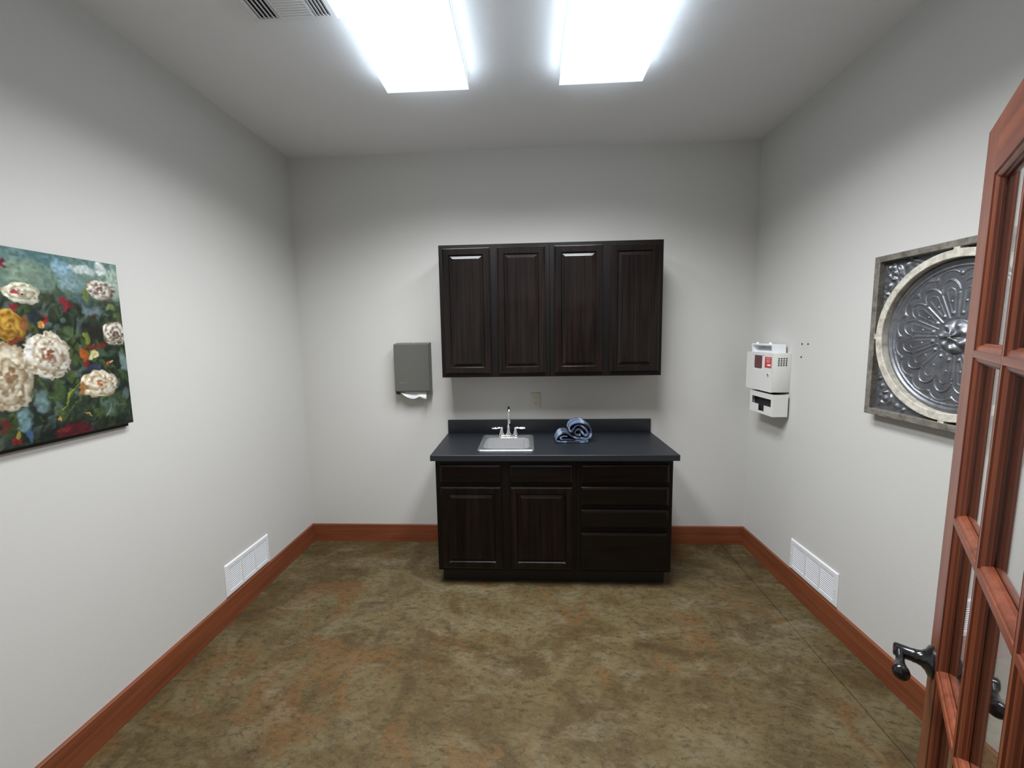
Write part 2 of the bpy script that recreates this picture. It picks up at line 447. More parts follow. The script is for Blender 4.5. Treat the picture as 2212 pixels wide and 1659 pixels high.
strip(bm, loops, cap=True)
obj('basin', bm, MAT['steel'], t, smooth=50)
bm = B(); lathe(bm, [(0.040, 0.0), (0.040, 0.002), (0.034, 0.003), (0.030, 0.0005), (0.006, 0.0005)], (1.651, -0.35, CZ - 0.1375))
obj('drain', bm, MAT['chrome'], t, smooth=40)

# ------------------------------------------------------------------ faucet
FX, FY, FZ = 1.655, -0.165, CZ + 0.0042
t = thing('faucet', (FX, FY, FZ), 'chrome gooseneck faucet with two lever handles behind the sink', 'faucet')
bm = B()
strip(bm, [[(a, b, z) for a, b in rrect(FX - 0.078 + k, FX + 0.078 - k, FY - 0.026 + k, FY + 0.026 - k, 0.0255 - k)] for k, z in ((0, FZ), (0, FZ + 0.010), (0.003, FZ + 0.015), (0.008, FZ + 0.017))], cap=True)
obj('deck_plate', bm, MAT['chrome'], t, smooth=40)
bm = B(); lathe(bm, [(0.023, 0), (0.022, 0.010), (0.015, 0.022), (0.0115, 0.050), (0.0125, 0.056), (0.0125, 0.062), (0.0105, 0.066)], (FX, FY, FZ + 0.012), seg=24)
pts = [(FX, FY, FZ + 0.06), (FX, FY, FZ + 0.185)]
R = 0.050
for k in range(1, 15):
    a = PI * k / 14 * 0.97
    pts.append((FX + 0.010 * (1 - math.cos(a)) * 0.5, FY - R * (1 - math.cos(a)), FZ + 0.185 + R * math.sin(a)))
e = pts[-1]; pts.append((e[0] + 0.0005, e[1] - 0.001, e[2] - 0.052))
tube(bm, pts, 0.0088, 16)
lathe(bm, [(0.0105, -0.012), (0.0115, -0.010), (0.0115, 0.006), (0.0095, 0.010)], (e[0] + 0.0005, e[1] - 0.001, e[2] - 0.052), seg=20)
obj('spout', bm, MAT['chrome'], t, smooth=50)
for s in (-1, 1):
    hx = FX + s * 0.052
    bm = B(); lathe(bm, [(0.023, 0), (0.0225, 0.006), (0.017, 0.020), (0.0125, 0.040), (0.0115, 0.050), (0.0125, 0.052), (0.0125, 0.056), (0.008, 0.062)], (hx, FY, FZ + 0.010), seg=24)
    z = FZ + 0.066
    tube(bm, [(hx, FY, z - 0.006), (hx + s * 0.008, FY, z + 0.001), (hx + s * 0.022, FY, z + 0.002), (hx + s * 0.030, FY, z), (hx + s * 0.040, FY, z), (hx + s * 0.056, FY, z), (hx + s * 0.064, FY, z), (hx + s * 0.070, FY, z), (hx + s * 0.075, FY, z)],
         [0.0085, 0.0075, 0.0058, 0.0062, 0.0082, 0.0078, 0.0055, 0.0062, 0.003], 14)
    obj('lever_handle', bm, MAT['chrome'], t, smooth=50)

# ------------------------------------------------------------------ folded blanket
def catmull(P, n=8):
    out = []
    for i in range(len(P) - 1):
        p0, p1, p2, p3 = [Vector(P[max(0, min(len(P) - 1, j))]) for j in (i - 1, i, i + 1, i + 2)]
        for k in range(n):
            s = k / n
            out.append(0.5 * ((2 * p1) + (-p0 + p2) * s + (2 * p0 - 5 * p1 + 4 * p2 - p3) * s * s + (-p0 + 3 * p1 - 3 * p2 + p3) * s ** 3))
    out.append(Vector(P[-1])); return out
Q = [(2.078, 0.962), (2.052, 0.965), (2.030, 0.953), (2.034, 0.941), (2.080, 0.938), (2.150, 0.934), (2.208, 0.934), (2.220, 0.928), (2.208, 0.9225), (2.10, 0.9220), (2.015, 0.923), (1.999, 0.932), (2.006, 0.952), (2.022, 0.974), (2.045, 0.988), (2.072, 0.987), (2.092, 0.972), (2.118, 0.955), (2.165, 0.948),
     (2.212, 0.944), (2.238, 0.956), (2.246, 0.986), (2.236, 1.022), (2.205, 1.048), (2.165, 1.062), (2.125, 1.058), (2.098, 1.038), (2.092, 1.012), (2.106, 0.998), (2.120, 1.016), (2.142, 1.038),
     (2.174, 1.036), (2.206, 1.008), (2.220, 0.978), (2.204, 0.964), (2.184, 0.984), (2.164, 1.008), (2.142, 1.004), (2.134, 0.984), (2.148, 0.970), (2.168, 0.972)]
path = catmull([(a, b, 0) for a, b in Q], 6)
bm = B(); uvl = bm.loops.layers.uv.new('UVMap')
NY = 18; y0b, y1b = -0.345, -0.205; th = 0.0115
ring = []
L = [0.0]
for a, b in zip(path, path[1:]): L.append(L[-1] + (b - a).length)
def blanket(j, i, side):
    s = j / NY; y = y0b + (y1b - y0b) * s
    p = path[i]; t_ = (path[min(i + 1, len(path) - 1)] - path[max(i - 1, 0)]).normalized(); nn = Vector((-t_.y, t_.x, 0))
    wv = 0.0018 * math.sin(9 * s + L[i] * 22) + 0.0015 * math.sin(23 * s + L[i] * 41)
    lift = max(0.0, min(1.0, (p.y - 0.935) / 0.03))
    edge = 1.0 - 0.45 * (abs(2 * s - 1) ** 6)
    q_ = p + nn * (side * th * 0.5 * edge + wv * lift)
    yy = y + 0.006 * math.sin(L[i] * 17) + 0.022 * (p.x - 2.12)
    return Vector((q_.x, yy, max(q_.y, 0.9145)))
G = {}
for j in range(NY + 1):
    for i in range(len(path)):
        for sd in (-1, 1): G[j, i, sd] = bm.verts.new(blanket(j, i, sd))
def quad(keys, uvs):
    fc = bm.faces.new([G[k] for k in keys])
    for lp, uv in zip(fc.loops, uvs): lp[uvl].uv = uv
for j in range(NY):
    for i in range(len(path) - 1):
        uv = [(L[i], j / NY * 0.3), (L[i + 1], j / NY * 0.3), (L[i + 1], (j + 1) / NY * 0.3), (L[i], (j + 1) / NY * 0.3)]
        for sd in (-1, 1): quad([(j, i, sd), (j, i + 1, sd), (j + 1, i + 1, sd), (j + 1, i, sd)], uv)
for i in range(len(path) - 1):
    for j in (0, NY): quad([(j, i, -1), (j, i + 1, -1), (j, i + 1, 1), (j, i, 1)], [(L[i], 0.0), (L[i + 1], 0.0), (L[i + 1], 0.01), (L[i], 0.01)])
for j in range(NY):
    for i in (0, len(path) - 1): quad([(j, i, -1), (j + 1, i, -1), (j + 1, i, 1), (j, i, 1)], [(L[i], j / NY * 0.3)] * 4)
o = obj('folded_blanket', bm, MAT['towel'], None, loc=(2.12, -0.275, CZ), smooth=60)
tag(o, 'blue plaid fleece blanket folded and rolled on the countertop', 'blanket')

# ------------------------------------------------------------------ outlet
t = thing('wall_outlet', (1.8645, 0, 1.1685), 'almond duplex wall outlet between the countertop and the wall cabinets', 'outlet')
obj('cover_plate', box(B(), 1.828, 1.901, -0.006, -0.0003, 1.113, 1.224, 0.002), MAT['outlet'], t, smooth=40)
for zc in (1.1435, 1.1935):
    bm = B(); prism(bm, rrect(1.8645 - 0.0165, 1.8645 + 0.0165, zc - 0.014, zc + 0.014, 0.009), lambda a, b, d: (a, d, b), -0.0075, -0.0055)
    s = obj('socket', bm, MAT['outlet'], t)
    bm = B(); box(bm, 1.8565, 1.8585, -0.0079, -0.0074, zc - 0.002, zc + 0.007); box(bm, 1.8705, 1.8725, -0.0079, -0.0074, zc - 0.001, zc + 0.006)
    lathe(bm, [(0.0022, -0.0004), (0.0022, 0.0001)], (1.8645, -0.0075, zc - 0.0075), 'Y', 12)
    obj('slots', bm, MAT['dark'], s)
bm = B(); lathe(bm, [(0.0028, -0.0012), (0.0028, 0.0)], (1.8645, -0.006, 1.1685), 'Y', 14); obj('screw', bm, MAT['steel'], t)

# ------------------------------------------------------------------ paper towel dispenser
DX_0, DX_1 = 0.782, 1.050
t = thing('paper_towel_dispenser', (0.916, 0, 1.225), 'grey metal paper towel dispenser on the back wall beside the cabinets', 'dispenser')
bm = B()
prism(bm, [(-0.0005, 1.632), (-0.092, 1.6235), (-0.100, 1.617), (-0.100, 1.262), (-0.094, 1.256), (-0.080, 1.256), (-0.060, 1.262), (-0.0005, 1.262)], lambda a, b, d: (d, a, b), DX_0, DX_1)
prism(bm, [(-0.0005, 1.263), (-0.090, 1.263), (-0.084, 1.236), (-0.0005, 1.222)], lambda a, b, d: (d, a, b), DX_0, DX_0 + 0.003)
prism(bm, [(-0.0005, 1.263), (-0.090, 1.263), (-0.084, 1.236), (-0.0005, 1.222)], lambda a, b, d: (d, a, b), DX_1 - 0.003, DX_1)
bmesh.ops.bevel(bm, geom=[e for e in bm.edges if e.calc_length() > 0.2], offset=0.002, segments=2, affect='EDGES')
obj('housing', bm, MAT['disp'], t, smooth=30)
bm = B(); lathe(bm, [(0.007, -0.001), (0.007, 0.002), (0.004, 0.004)], (0.930, -0.050, 1.6275), 'Z', 16)
obj('lock', bm, MAT['chrome'], t, smooth=40)
bm = B()
for (a, b, z) in ((0.817, 0.880, 1.3295), (0.817, 0.858, 1.3205)): box(bm, a, b, -0.1006, -0.0995, z, z + 0.0028)
for k in range(7): box(bm, 0.818 + k * 0.0092, 0.8235 + k * 0.0092, -0.1006, -0.0995, 1.3245, 1.3275)
obj('embossed_name', bm, MAT['mark'], t)
bm = B()   # towel hanging out
NX = 28; edge_z = lambda s: 1.250 - 0.052 * (math.sin(min(1, s / 0.45) * PI / 2) if s < 0.45 else (0.62 + 0.38 * abs(math.cos((s - 0.45) / 0.55 * PI * 1.0))))
rows = []
for s in range(NX + 1):
    u = s / NX; x = 0.822 + 0.196 * u
    zb = edge_z(u); wy = -0.072 - 0.006 * math.sin(u * 9)
    rows.append([(x, -0.050, 1.264), (x, -0.058 - 0.004 * math.sin(u * 7), 1.254), (x, wy, min(1.249, (1.250 + zb) / 2)), (x, wy - 0.012 - 0.004 * math.cos(u * 11), zb)])
strip(bm, rows, close=False)
o = obj('paper_towel', bm, MAT['paper'], t, smooth=60, label='white crumpled sheet')
md = o.modifiers.new('solid', 'SOLIDIFY'); md.thickness = 0.0012

# ------------------------------------------------------------------ sharps container cabinet on the right wall
XF = 3.375
YN, YR = -0.471, -0.168
t = thing('sharps_cabinet', (W, -0.32, 1.28), 'white locking sharps disposal cabinet with red label on the right wall near the corner', 'medical disposal cabinet')
fa = lambda a, d, b: (d, a, b)        # (y, x, z)
def on_front(bm, poly, d0, d1): return prism(bm, poly, lambda a, b, d: (d, a, b), d0, d1)
bm = B(); box(bm, XF + 0.004, W - 0.0005, YN, YR, 1.279, 1.533, 0.002)
obj('housing', bm, MAT['boxw'], t, smooth=35)
# front door with a window opening
bm = B()
wy0, wy1, wz0, wz1 = -0.378, -0.262, 1.420, 1.515
ys = [YN, wy0, wy1, YR]; zs = [1.2785, wz0, wz1, 1.5335]
for i in range(3):
    for j in range(3):
        if i == 1 and j == 1: continue
        bm.faces.new([bm.verts.new(p) for p in ((XF, ys[i], zs[j]), (XF, ys[i + 1], zs[j]), (XF, ys[i + 1], zs[j + 1]), (XF, ys[i], zs[j + 1]))])
bmesh.ops.remove_doubles(bm, verts=bm.verts, dist=1e-5)
r_ext = bmesh.ops.extrude_face_region(bm, geom=list(bm.faces))
bmesh.ops.translate(bm, verts=[v for v in r_ext['geom'] if isinstance(v, bmesh.types.BMVert)], vec=(0.005, 0, 0))
d = obj('front_door', bm, MAT['boxw'], t)
bm = B(); on_front(bm, rrect(wy0, wy1, wz0, wz1, 0.003), XF + 0.0045, XF + 0.0055); obj('window_backing', bm, MAT['grey'], d)
bm = B(); on_front(bm, rrect(-0.352, -0.266, 1.427, 1.512, 0.009), XF + 0.0015, XF + 0.004); obj('red_window', bm, MAT['redw'], d, label='dark red see-through window')
bm = B()
on_front(bm, rrect(-0.466, -0.392, 1.437, 1.508, 0.001), XF - 0.0008, XF + 0.0002)
lb = obj('warning_label', bm, MAT['redl'], d, label='red warning label')
bm = B()
for y0, y1, z0, z1 in ((-0.456, -0.405, 1.4985, 1.5005), (-0.458, -0.420, 1.4600, 1.4500)):
    box(bm, XF - 0.0012, XF - 0.0007, y0, y1, min(z0, z1), max(z0, z1))
for k in range(3): box(bm, XF - 0.0012, XF - 0.0007, -0.452, -0.410, 1.472 + k * 0.008, 1.4735 + k * 0.008)
obj('label_print', bm, MAT['trayw'], lb)
bm = B(); lathe(bm, [(0.009, -0.001), (0.009, 0.001), (0.0075, 0.008), (0.006, 0.009)], (XF - 0.0085, -0.436, 1.393), 'X', 20)
for v in bm.verts: v.co.x = 2 * (XF - 0.004) - v.co.x - 0.0005
obj('lock', bm, MAT['chrome'], d, smooth=40)
bm = B()      # side grille: 5 x 4 slots
for i in range(4):
    for j in range(5):
        xx = 3.412 + i * 0.0158; zz = 1.451 + j * 0.0112
        prism(bm, rrect(xx, xx + 0.0105, zz, zz + 0.0072, 0.0025, 3), lambda a, b, dd: (a, dd, b), YN - 0.0006, YN + 0.001)
obj('vent_slots', bm, MAT['dark'], t)
# white drop tray on top
bm = B()
y0, y1, z0 = -0.440, -0.196, 1.5335
outer = [(3.395, z0), (3.400, 1.578), (3.392, 1.590), (3.405, 1.592), (3.430, 1.588), (3.475, 1.586), (3.478, z0)]
side_ = [(3.395, z0), (3.390, 1.592), (3.474, 1.590), (3.478, z0)]
prism(bm, side_, lambda a, b, dd: (a, dd, b), y0, y0 + 0.010); prism(bm, side_, lambda a, b, dd: (a, dd, b), y1 - 0.010, y1)
prism(bm, [(3.470, z0), (3.478, z0), (3.475, 1.588), (3.467, 1.588)], lambda a, b, dd: (a, dd, b), y0 + 0.010, y1 - 0.010)
prism(bm, [(3.395, 1.578), (3.388, 1.584), (3.388, 1.590), (3.405, 1.592), (3.470, 1.590), (3.470, 1.583), (3.410, 1.584)], lambda a, b, dd: (a, dd, b), y0 + 0.010, y1 - 0.010)
prism(bm, [(3.405, z0), (3.470, 1.570), (3.470, z0)], lambda a, b, dd: (a, dd, b), y0 + 0.010, y1 - 0.010)
for yy in (-0.40, -0.25): lathe(bm, [(0.010, 0), (0.009, 0.008), (0.005, 0.012)], (3.40, yy, 1.590), 'Z', 14)
obj('drop_tray', bm, MAT['trayw'], t, smooth=30, label='white plastic drop tray')

# glove holder below
t = thing('glove_holder', (W, -0.345, 1.12), 'white glove box holder with a T-shaped opening, hung under the sharps cabinet', 'glove dispenser')
gy0, gy1, gz0, gz1 = -0.484, -0.214, 1.120, 1.266
bm = B(); 
box(bm, XF + 0.013, W - 0.014, gy0, gy0 + 0.003, gz0, gz1); box(bm, XF + 0.013, W - 0.014, gy1 - 0.003, gy1, gz0, gz1)
box(bm, XF + 0.013, W - 0.014, gy0 + 0.003, gy1 - 0.003, gz0, gz0 + 0.003); box(bm, W - 0.017, W - 0.0005, gy0 + 0.02, gy1 - 0.02, gz0 + 0.01, gz1)
obj('housing', bm, MAT['boxw'], t)
# front plate with T opening, built as cells
bm = B()
ya_ = [gy0, -0.462, -0.385, -0.318, -0.238, gy1]; za_ = [gz0, 1.138, 1.180, 1.230, gz1]
for i in range(5):
    for j in range(4):
        hole = (j == 2 and 1 <= i <= 3) or (j == 1 and i == 2)
        if hole: continue
        bm.faces.new([bm.verts.new(p) for p in ((XF + 0.010, ya_[i], za_[j]), (XF + 0.010, ya_[i + 1], za_[j]), (XF + 0.010, ya_[i + 1], za_[j + 1]), (XF + 0.010, ya_[i], za_[j + 1]))])
bmesh.ops.remove_doubles(bm, verts=bm.verts, dist=1e-5)
r_ext = bmesh.ops.extrude_face_region(bm, geom=list(bm.faces))
bmesh.ops.translate(bm, verts=[v for v in r_ext['geom'] if isinstance(v, bmesh.types.BMVert)], vec=(0.003, 0, 0))
obj('front_plate', bm, MAT['boxw'], t)
bm = B(); box(bm, XF + 0.040, W - 0.02, gy0 + 0.004, gy1 - 0.004, gz0 + 0.004, gz1 - 0.004)  # dark-coloured box filling the holder behind the T opening
obj('inner_box', bm, MAT['dark'], t, label='dark box seen through the opening')

# screw holes
for (y, z, lb) in ((-0.566, 1.594, 'small dark screw hole in the right wall, upper one nearer the sharps cabinet'),
                   (-0.620, 1.595, 'small dark screw hole in the right wall, upper one nearer the round wall plaque'),
                   (-0.565, 1.514, 'small dark screw hole in the right wall, lowest of the three')):
    bm = B(); lathe(bm, [(0.0055, -0.002), (0.0050, -0.0005), (0.0025, -0.0005)], (W - 0.0002, y, z), 'X', 14)
    o = obj('screw_hole', bm, MAT['hole'], None, loc=(W, y, z)); tag(o, lb, 'screw hole', 'screw holes in the right wall')

# ------------------------------------------------------------------ wall return grilles
def grille(side, label):
    xs = 0.0 if side == 'L' else W
    s = 1 if side == 'L' else -1
    y0, y1, z0, z1 = -0.981, -0.580, 0.153, 0.348
    t = thing('wall_grille', (xs, (y0 + y1) / 2, z0), label, 'air vent', 'white return air grilles low on the side walls')
    X = lambda d: xs + s * d
    bm = B()
    # frame ring with sloped edge and two bars
    A = lambda a, d, b: (X(d), a, b)
    nested(bm, y0, y1, z0, z1, [(0, 0.0005), (0, 0.004), (0.005, 0.010), (0.026, 0.010), (0.026, 0.001)], cap=False, axes=A)
    gi = [y0 + 0.026, y1 - 0.026]; wv_ = (gi[1] - gi[0] - 2 * 0.012) / 3
    cols = [(gi[0] + k * (wv_ + 0.012), gi[0] + k * (wv_ + 0.012) + wv_) for k in range(3)]
    for k in (0, 1):
        a = cols[k][1]; b = cols[k + 1][0]
        box(bm, min(X(0.001), X(0.010)), max(X(0.001), X(0.010)), a, b, z0 + 0.026, z1 - 0.026)
    obj('frame', bm, MAT['white'], t)
    n = 12; hz = z1 - z0 - 0.052
    for (a, b) in cols:
        bm = B()
        for k in range(n):
            zc = z0 + 0.026 + hz * (k + 0.5) / n
            prism(bm, [(X(0.0078), zc - 0.0042), (X(0.0070), zc - 0.0052), (X(0.0028), zc - 0.0005), (X(0.0036), zc + 0.0005)], lambda p, q, d_: (p, d_, q), a, b)
        obj('louvers', bm, MAT['white'], t)
    bm = B(); box(bm, min(X(0.0006), X(0.0012)), max(X(0.0006), X(0.0012)), y0 + 0.02, y1 - 0.02, z0 + 0.02, z1 - 0.02)
    obj('duct_opening', bm, MAT['slot'], t)
    for yy in (y0 + 0.013, y1 - 0.013):
        bm = B(); lathe(bm, [(0.0045, -0.0012), (0.0045, 0.0012)], (X(0.0105), yy, (z0 + z1) / 2), 'X', 12)
        obj('screw', bm, MAT['white'], t)
grille('L', 'white louvered air grille on the left wall just above the baseboard')
grille('R', 'white louvered air grille on the right wall just above the baseboard')

# ------------------------------------------------------------------ ceiling light fixtures
def fixture(x0, x1, label):
    y1, y0 = -0.868, -2.098
    zb, zt = H - 0.066, H - 0.0005
    t = thing('ceiling_light', ((x0 + x1) / 2, (y0 + y1) / 2, H), label, 'ceiling light', 'fluorescent ceiling lights')
    fr = 0.011
    bm = B()
    nested(bm, x0, x1, y0, y1, [(fr, zb + 0.004), (fr, zb), (0.0, zb), (0.0, zb + 0.006), (0.004, zb + 0.006)], cap=False, axes=lambda a, d, b: (a, b, d))
    box(bm, x0 + 0.004, x1 - 0.004, y0 + 0.004, y1 - 0.004, zt - 0.008, zt)
    obj('frame', bm, MAT['fix'], t)
    bm = box(B(), x0 + 0.005, x1 - 0.005, y0 + 0.005, y1 - 0.005, zb + 0.032, zt - 0.008)
    obj('housing', bm, MAT['white'], t)
    bm = B(); box(bm, x0 + fr * 0.6, x1 - fr * 0.6, y0 + fr * 0.6, y1 - fr * 0.6, zb + 0.003, zb + 0.006)
    obj('diffuser', bm, MAT['lamp'], t, label='glowing flat diffuser')
    bm = B()
    strip(bm, [[(a, b, z) for a, b in ((x0 + 0.005, y0 + 0.005), (x1 - 0.005, y0 + 0.005), (x1 - 0.005, y1 - 0.005), (x0 + 0.005, y1 - 0.005))] for z in (zb + 0.006, zb + 0.032)])
    ld = bpy.data.lights.new('beam', 'AREA'); ld.shape = 'RECTANGLE'; ld.size = x1 - x0 - 0.03; ld.size_y = y1 - y0 - 0.03
    ld.energy = LAMP_W; ld.color = LAMP_COL[:3]; ld.spread = math.radians(LAMP_SPREAD)
    lo = bpy.data.objects.new('beam', ld); COL.objects.link(lo); lo.parent = t
    lo.location = (0, 0, zb + 0.001 - H)
    obj('side_lens', bm, MAT['lampside'], t, label='glowing side band')
fixture(1.070, 1.508, 'lit rectangular ceiling light nearer the air vent')
fixture(1.985, 2.416, 'lit rectangular ceiling light nearer the glazed door')

# ceiling air register
t = thing('ceiling_register', (0.835, -1.49, H), 'white three-way air register in the ceiling beside the light', 'air vent')
rx0, rx1, ry0, ry1 = 0.650, 1.020, -1.68, -1.305
A = lambda a, d, b: (a, b, H - d)
bm = nested(B(), rx0, rx1, ry0, ry1, [(0, 0.0005), (0, 0.003), (0.010, 0.010), (0.026, 0.010), (0.026, 0.001)], cap=False, axes=A)
for xa in (0.768, 0.908): box(bm, xa, xa + 0.010, ry0 + 0.026, ry1 - 0.026, H - 0.010, H - 0.001)
obj('frame', bm, MAT['white'], t)
obj('duct_opening', box(B(), rx0 + 0.02, rx1 - 0.02, ry0 + 0.02, ry1 - 0.02, H - 0.0016, H - 0.0008), MAT['slot'], t)
for (a, b, s) in ((rx0 + 0.026, 0.768, -1), (0.918, rx1 - 0.026, -1)):
    bm = B(); n = 5
    for k in range(n):
        xc = a + (b - a) * (k + 0.5) / n
        prism(bm, [(xc - s * 0.007, H - 0.0105), (xc - s * 0.0055, H - 0.0115), (xc + s * 0.007, H - 0.003), (xc + s * 0.0055, H - 0.002)], lambda p, q, d_: (p, d_, q), ry0 + 0.026, ry1 - 0.026)
    obj('louvers', bm, MAT['white'], t)
bm = B(); n = 24
for k in range(n):
    yc = ry0 + 0.026 + (ry1 - ry0 - 0.052) * (k + 0.5) / n
    prism(bm, [(yc + 0.0065, H - 0.0105), (yc + 0.005, H - 0.0115), (yc - 0.0065, H - 0.003), (yc - 0.005, H - 0.002)], lambda p, q, d_: (d_, p, q), 0.778, 0.908)
obj('louvers', bm, MAT['white'], t)

# ------------------------------------------------------------------ flower painting
def vnoise(Y, Z, f_, seed):
    rg = np.random.default_rng(seed); n = 128; tb = rg.random((n, n))
    y = Y * f_; z = Z * f_
    yi = np.floor(y).astype(int); zi = np.floor(z).astype(int); fy = y - yi; fz = z - zi
    fy = fy * fy * (3 - 2 * fy); fz = fz * fz * (3 - 2 * fz)
    g_ = lambda a, b: tb[a % n, b % n]
    return (g_(yi, zi) * (1 - fy) + g_(yi + 1, zi) * fy) * (1 - fz) + (g_(yi, zi + 1) * (1 - fy) + g_(yi + 1, zi + 1) * fy) * fz
PY0, PY1, PZ0, PZ1 = -2.372, -1.456, 1.318, 2.006
def paint():
    st = 0.0022
    ny = int((PY1 - PY0) / st); nz = int((PZ1 - PZ0) / st)
    ys_ = np.linspace(PY0, PY1, ny + 1); zs_ = np.linspace(PZ0, PZ1, nz + 1)
    Y, Z = np.meshgrid(ys_, zs_, indexing='ij')
    n1 = vnoise(Y, Z, 14, 1); n2 = vnoise(Y, Z, 38, 2); n3 = vnoise(Y, Z, 110, 3); n4 = vnoise(Y + 0.4 * Z, Z * 0.25, 60, 4); n5 = vnoise(Y - 0.5 * Z, Z * 0.4, 90, 5)
    Yw = Y + (n2 - 0.5) * 0.022 + (n3 - 0.5) * 0.009; Zw = Z + (vnoise(Y, Z, 34, 7) - 0.5) * 0.026 + (vnoise(Y, Z, 120, 8) - 0.5) * 0.009
    C = np.zeros(Y.shape + (3,))
    def lay(col, m_):
        m_ = np.clip(m_, 0, 1)[..., None]; C[:] = C * (1 - m_) + np.array(col, float)[None, None, :] * m_
    sm = lambda x, a, b: np.clip((x - a) / (b - a), 0, 1) ** 2 * (3 - 2 * np.clip((x - a) / (b - a), 0, 1))
    C[:] = np.array((52, 62, 48))
    lay((112, 140, 124), sm(Zw, 1.80, 1.90)); lay((88, 126, 128), sm(Zw, 1.93, 1.99) * 0.7)
    lay((28, 38, 28), (1 - sm(Zw, 1.80, 1.88)) * sm(n1, 0.45, 0.6) * 0.8)
    lay((84, 104, 100), (1 - sm(Zw, 1.80, 1.88)) * sm(n2, 0.60, 0.72) * 0.75)
    lay((74, 92, 42), (1 - sm(Zw, 1.78, 1.86)) * sm(n4, 0.62, 0.74) * 0.85)
    lay((34, 48, 30), (1 - sm(Zw, 1.80, 1.88)) * sm(n5, 0.58, 0.7) * 0.8)
    lay((20, 24, 22), (1 - sm(Zw, 1.33, 1.42)) * 0.6)
    def blob(cy, cz, ry, rz, col, op=0.9, soft=0.45):
        r = np.hypot((Yw - cy) / ry, (Zw - cz) / rz); lay(col, (1 - sm(r, 1 - soft, 1 + soft * 0.3)) * op)
    D = [(-1.722, 1.983, .069, .030, (86, 126, 130)), (-1.794, 1.93, .063, .045, (126, 150, 128)), (-1.665, 1.950, .034, .040, (132, 172, 194)), (-1.597, 1.966, .052, .030, (214, 226, 222)),
         (-1.524, 1.975, .032, .026, (226, 232, 226)), (-1.64, 1.91, .05, .03, (120, 150, 156)), (-1.475, 1.930, .030, .080, (168, 190, 170)), (-1.611, 1.845, .030, .036, (70, 96, 98)), (-1.566, 1.808, .045, .024, (98, 122, 128)),
         (-1.784, 1.769, .026, .030, (36, 50, 66)), (-1.582, 1.720, .050, .035, (40, 40, 32)), (-1.661, 1.719, .041, .034, (88, 110, 66)), (-1.608, 1.69, .012, .030, (128, 142, 48)), (-1.65, 1.78, .012, .06, (50, 66, 50)),
         (-1.69, 1.84, .008, .07, (66, 86, 66)), (-1.782, 1.460, .031, .047, (112, 140, 142)), (-1.844, 1.403, .024, .046, (112, 150, 156)), (-1.830, 1.348, .012, .036, (60, 92, 132)), (-1.593, 1.572, .033, .024, (50, 58, 90)),
         (-1.731, 1.501, .028, .055, (72, 96, 52)), (-1.69, 1.45, .03, .06, (40, 58, 40)), (-1.471, 1.588, .020, .055, (116, 140, 136)), (-1.496, 1.539, .050, .017, (38, 54, 36)), (-1.514, 1.384, .045, .030, (44, 62, 36)),
         (-1.55, 1.41, .04, .05, (80, 104, 84)), (-1.917, 1.350, .022, .029, (78, 90, 70)), (-1.52, 1.625, .03, .02, (60, 88, 60)), (-1.50, 1.82, .02, .02, (118, 134, 86)), (-1.600, 1.865, .012, .03, (120, 138, 62))]
    rg = np.random.default_rng(9)
    for k in range(60):     # the part of the canvas beyond the picture's edge, same palette
        D.append((rg.uniform(-2.36, -1.93), rg.uniform(1.33, 1.85), rg.uniform(.01, .04), rg.uniform(.015, .05), [(70, 96, 60), (40, 52, 38), (100, 130, 130), (50, 60, 80), (110, 124, 60)][k % 5]))
    for cy, cz, ry, rz, col in D: blob(cy, cz, ry, rz, col)
    # long leaf strokes
    def stroke(y0, z0, y1, z1, wd, col, bend=0.0):
        t_ = np.clip(((Yw - y0) * (y1 - y0) + (Zw - z0) * (z1 - z0)) / ((y1 - y0) ** 2 + (z1 - z0) ** 2), 0, 1)
        px = y0 + t_ * (y1 - y0) + bend * np.sin(t_ * PI); pz = z0 + t_ * (z1 - z0)
        dd = np.hypot(Yw - px, Zw - pz); lay(col, (1 - sm(dd, wd * 0.5 * (1.1 - np.abs(2 * t_ - 1)), wd * (1.15 - np.abs(2 * t_ - 1)))) * 0.92)
    stroke(-1.716, 1.425, -1.650, 1.512, 0.013, (150, 160, 48), -0.012)
    stroke(-1.70, 1.41, -1.645, 1.49, 0.010, (92, 110, 46), 0.01)
    stroke(-1.54, 1.47, -1.475, 1.40, 0.016, (60, 80, 40), 0.01); stroke(-1.56, 1.45, -1.47, 1.36, 0.007, (110, 128, 70), 0.008)
    stroke(-1.49, 1.56, -1.46, 1.50, 0.012, (60, 84, 44)); stroke(-1.63, 1.80, -1.66, 1.70, 0.010, (34, 42, 34)); stroke(-1.78, 1.86, -1.70, 1.82, 0.008, (60, 70, 40))
    stroke(-1.60, 1.60, -1.47, 1.62, 0.008, (34, 48, 34)); stroke(-1.57, 1.355, -1.545, 1.41, 0.003, (150, 170, 160))
    def rose(cy, cz, ry, rz, light, tan, cen, ph=0.0, dark=(96, 78, 58)):
        a = ((Yw + Y) / 2 - cy) / ry; b = ((Zw + Z) / 2 - cz) / rz; r = np.hypot(a, b); th_ = np.arctan2(b, a)
        rr = r * (1 + 0.025 * np.sin(3 * th_ + ph)) + (n3 - 0.5) * 0.16 + (n4 - 0.5) * 0.08
        inside = 1 - sm(rr, 0.95, 1.03)
        s = 0.5 + 0.5 * np.sin(17 * rr ** 0.8 + 1.6 * th_ + ph + (n2 - 0.5) * 4)
        k = np.clip(s * 0.75 + (n3 - 0.5) * 0.9 + 0.22, 0, 1)[..., None]
        base = np.array(tan)[None, None] * (1 - k) + np.array(light)[None, None] * k
        sh = np.clip(0.92 + 0.12 * b - 0.10 * a, 0.75, 1.06)[..., None]
        base = np.clip(base * sh, 0, 255)
        C[:] = C * (1 - inside[..., None]) + base * inside[..., None]
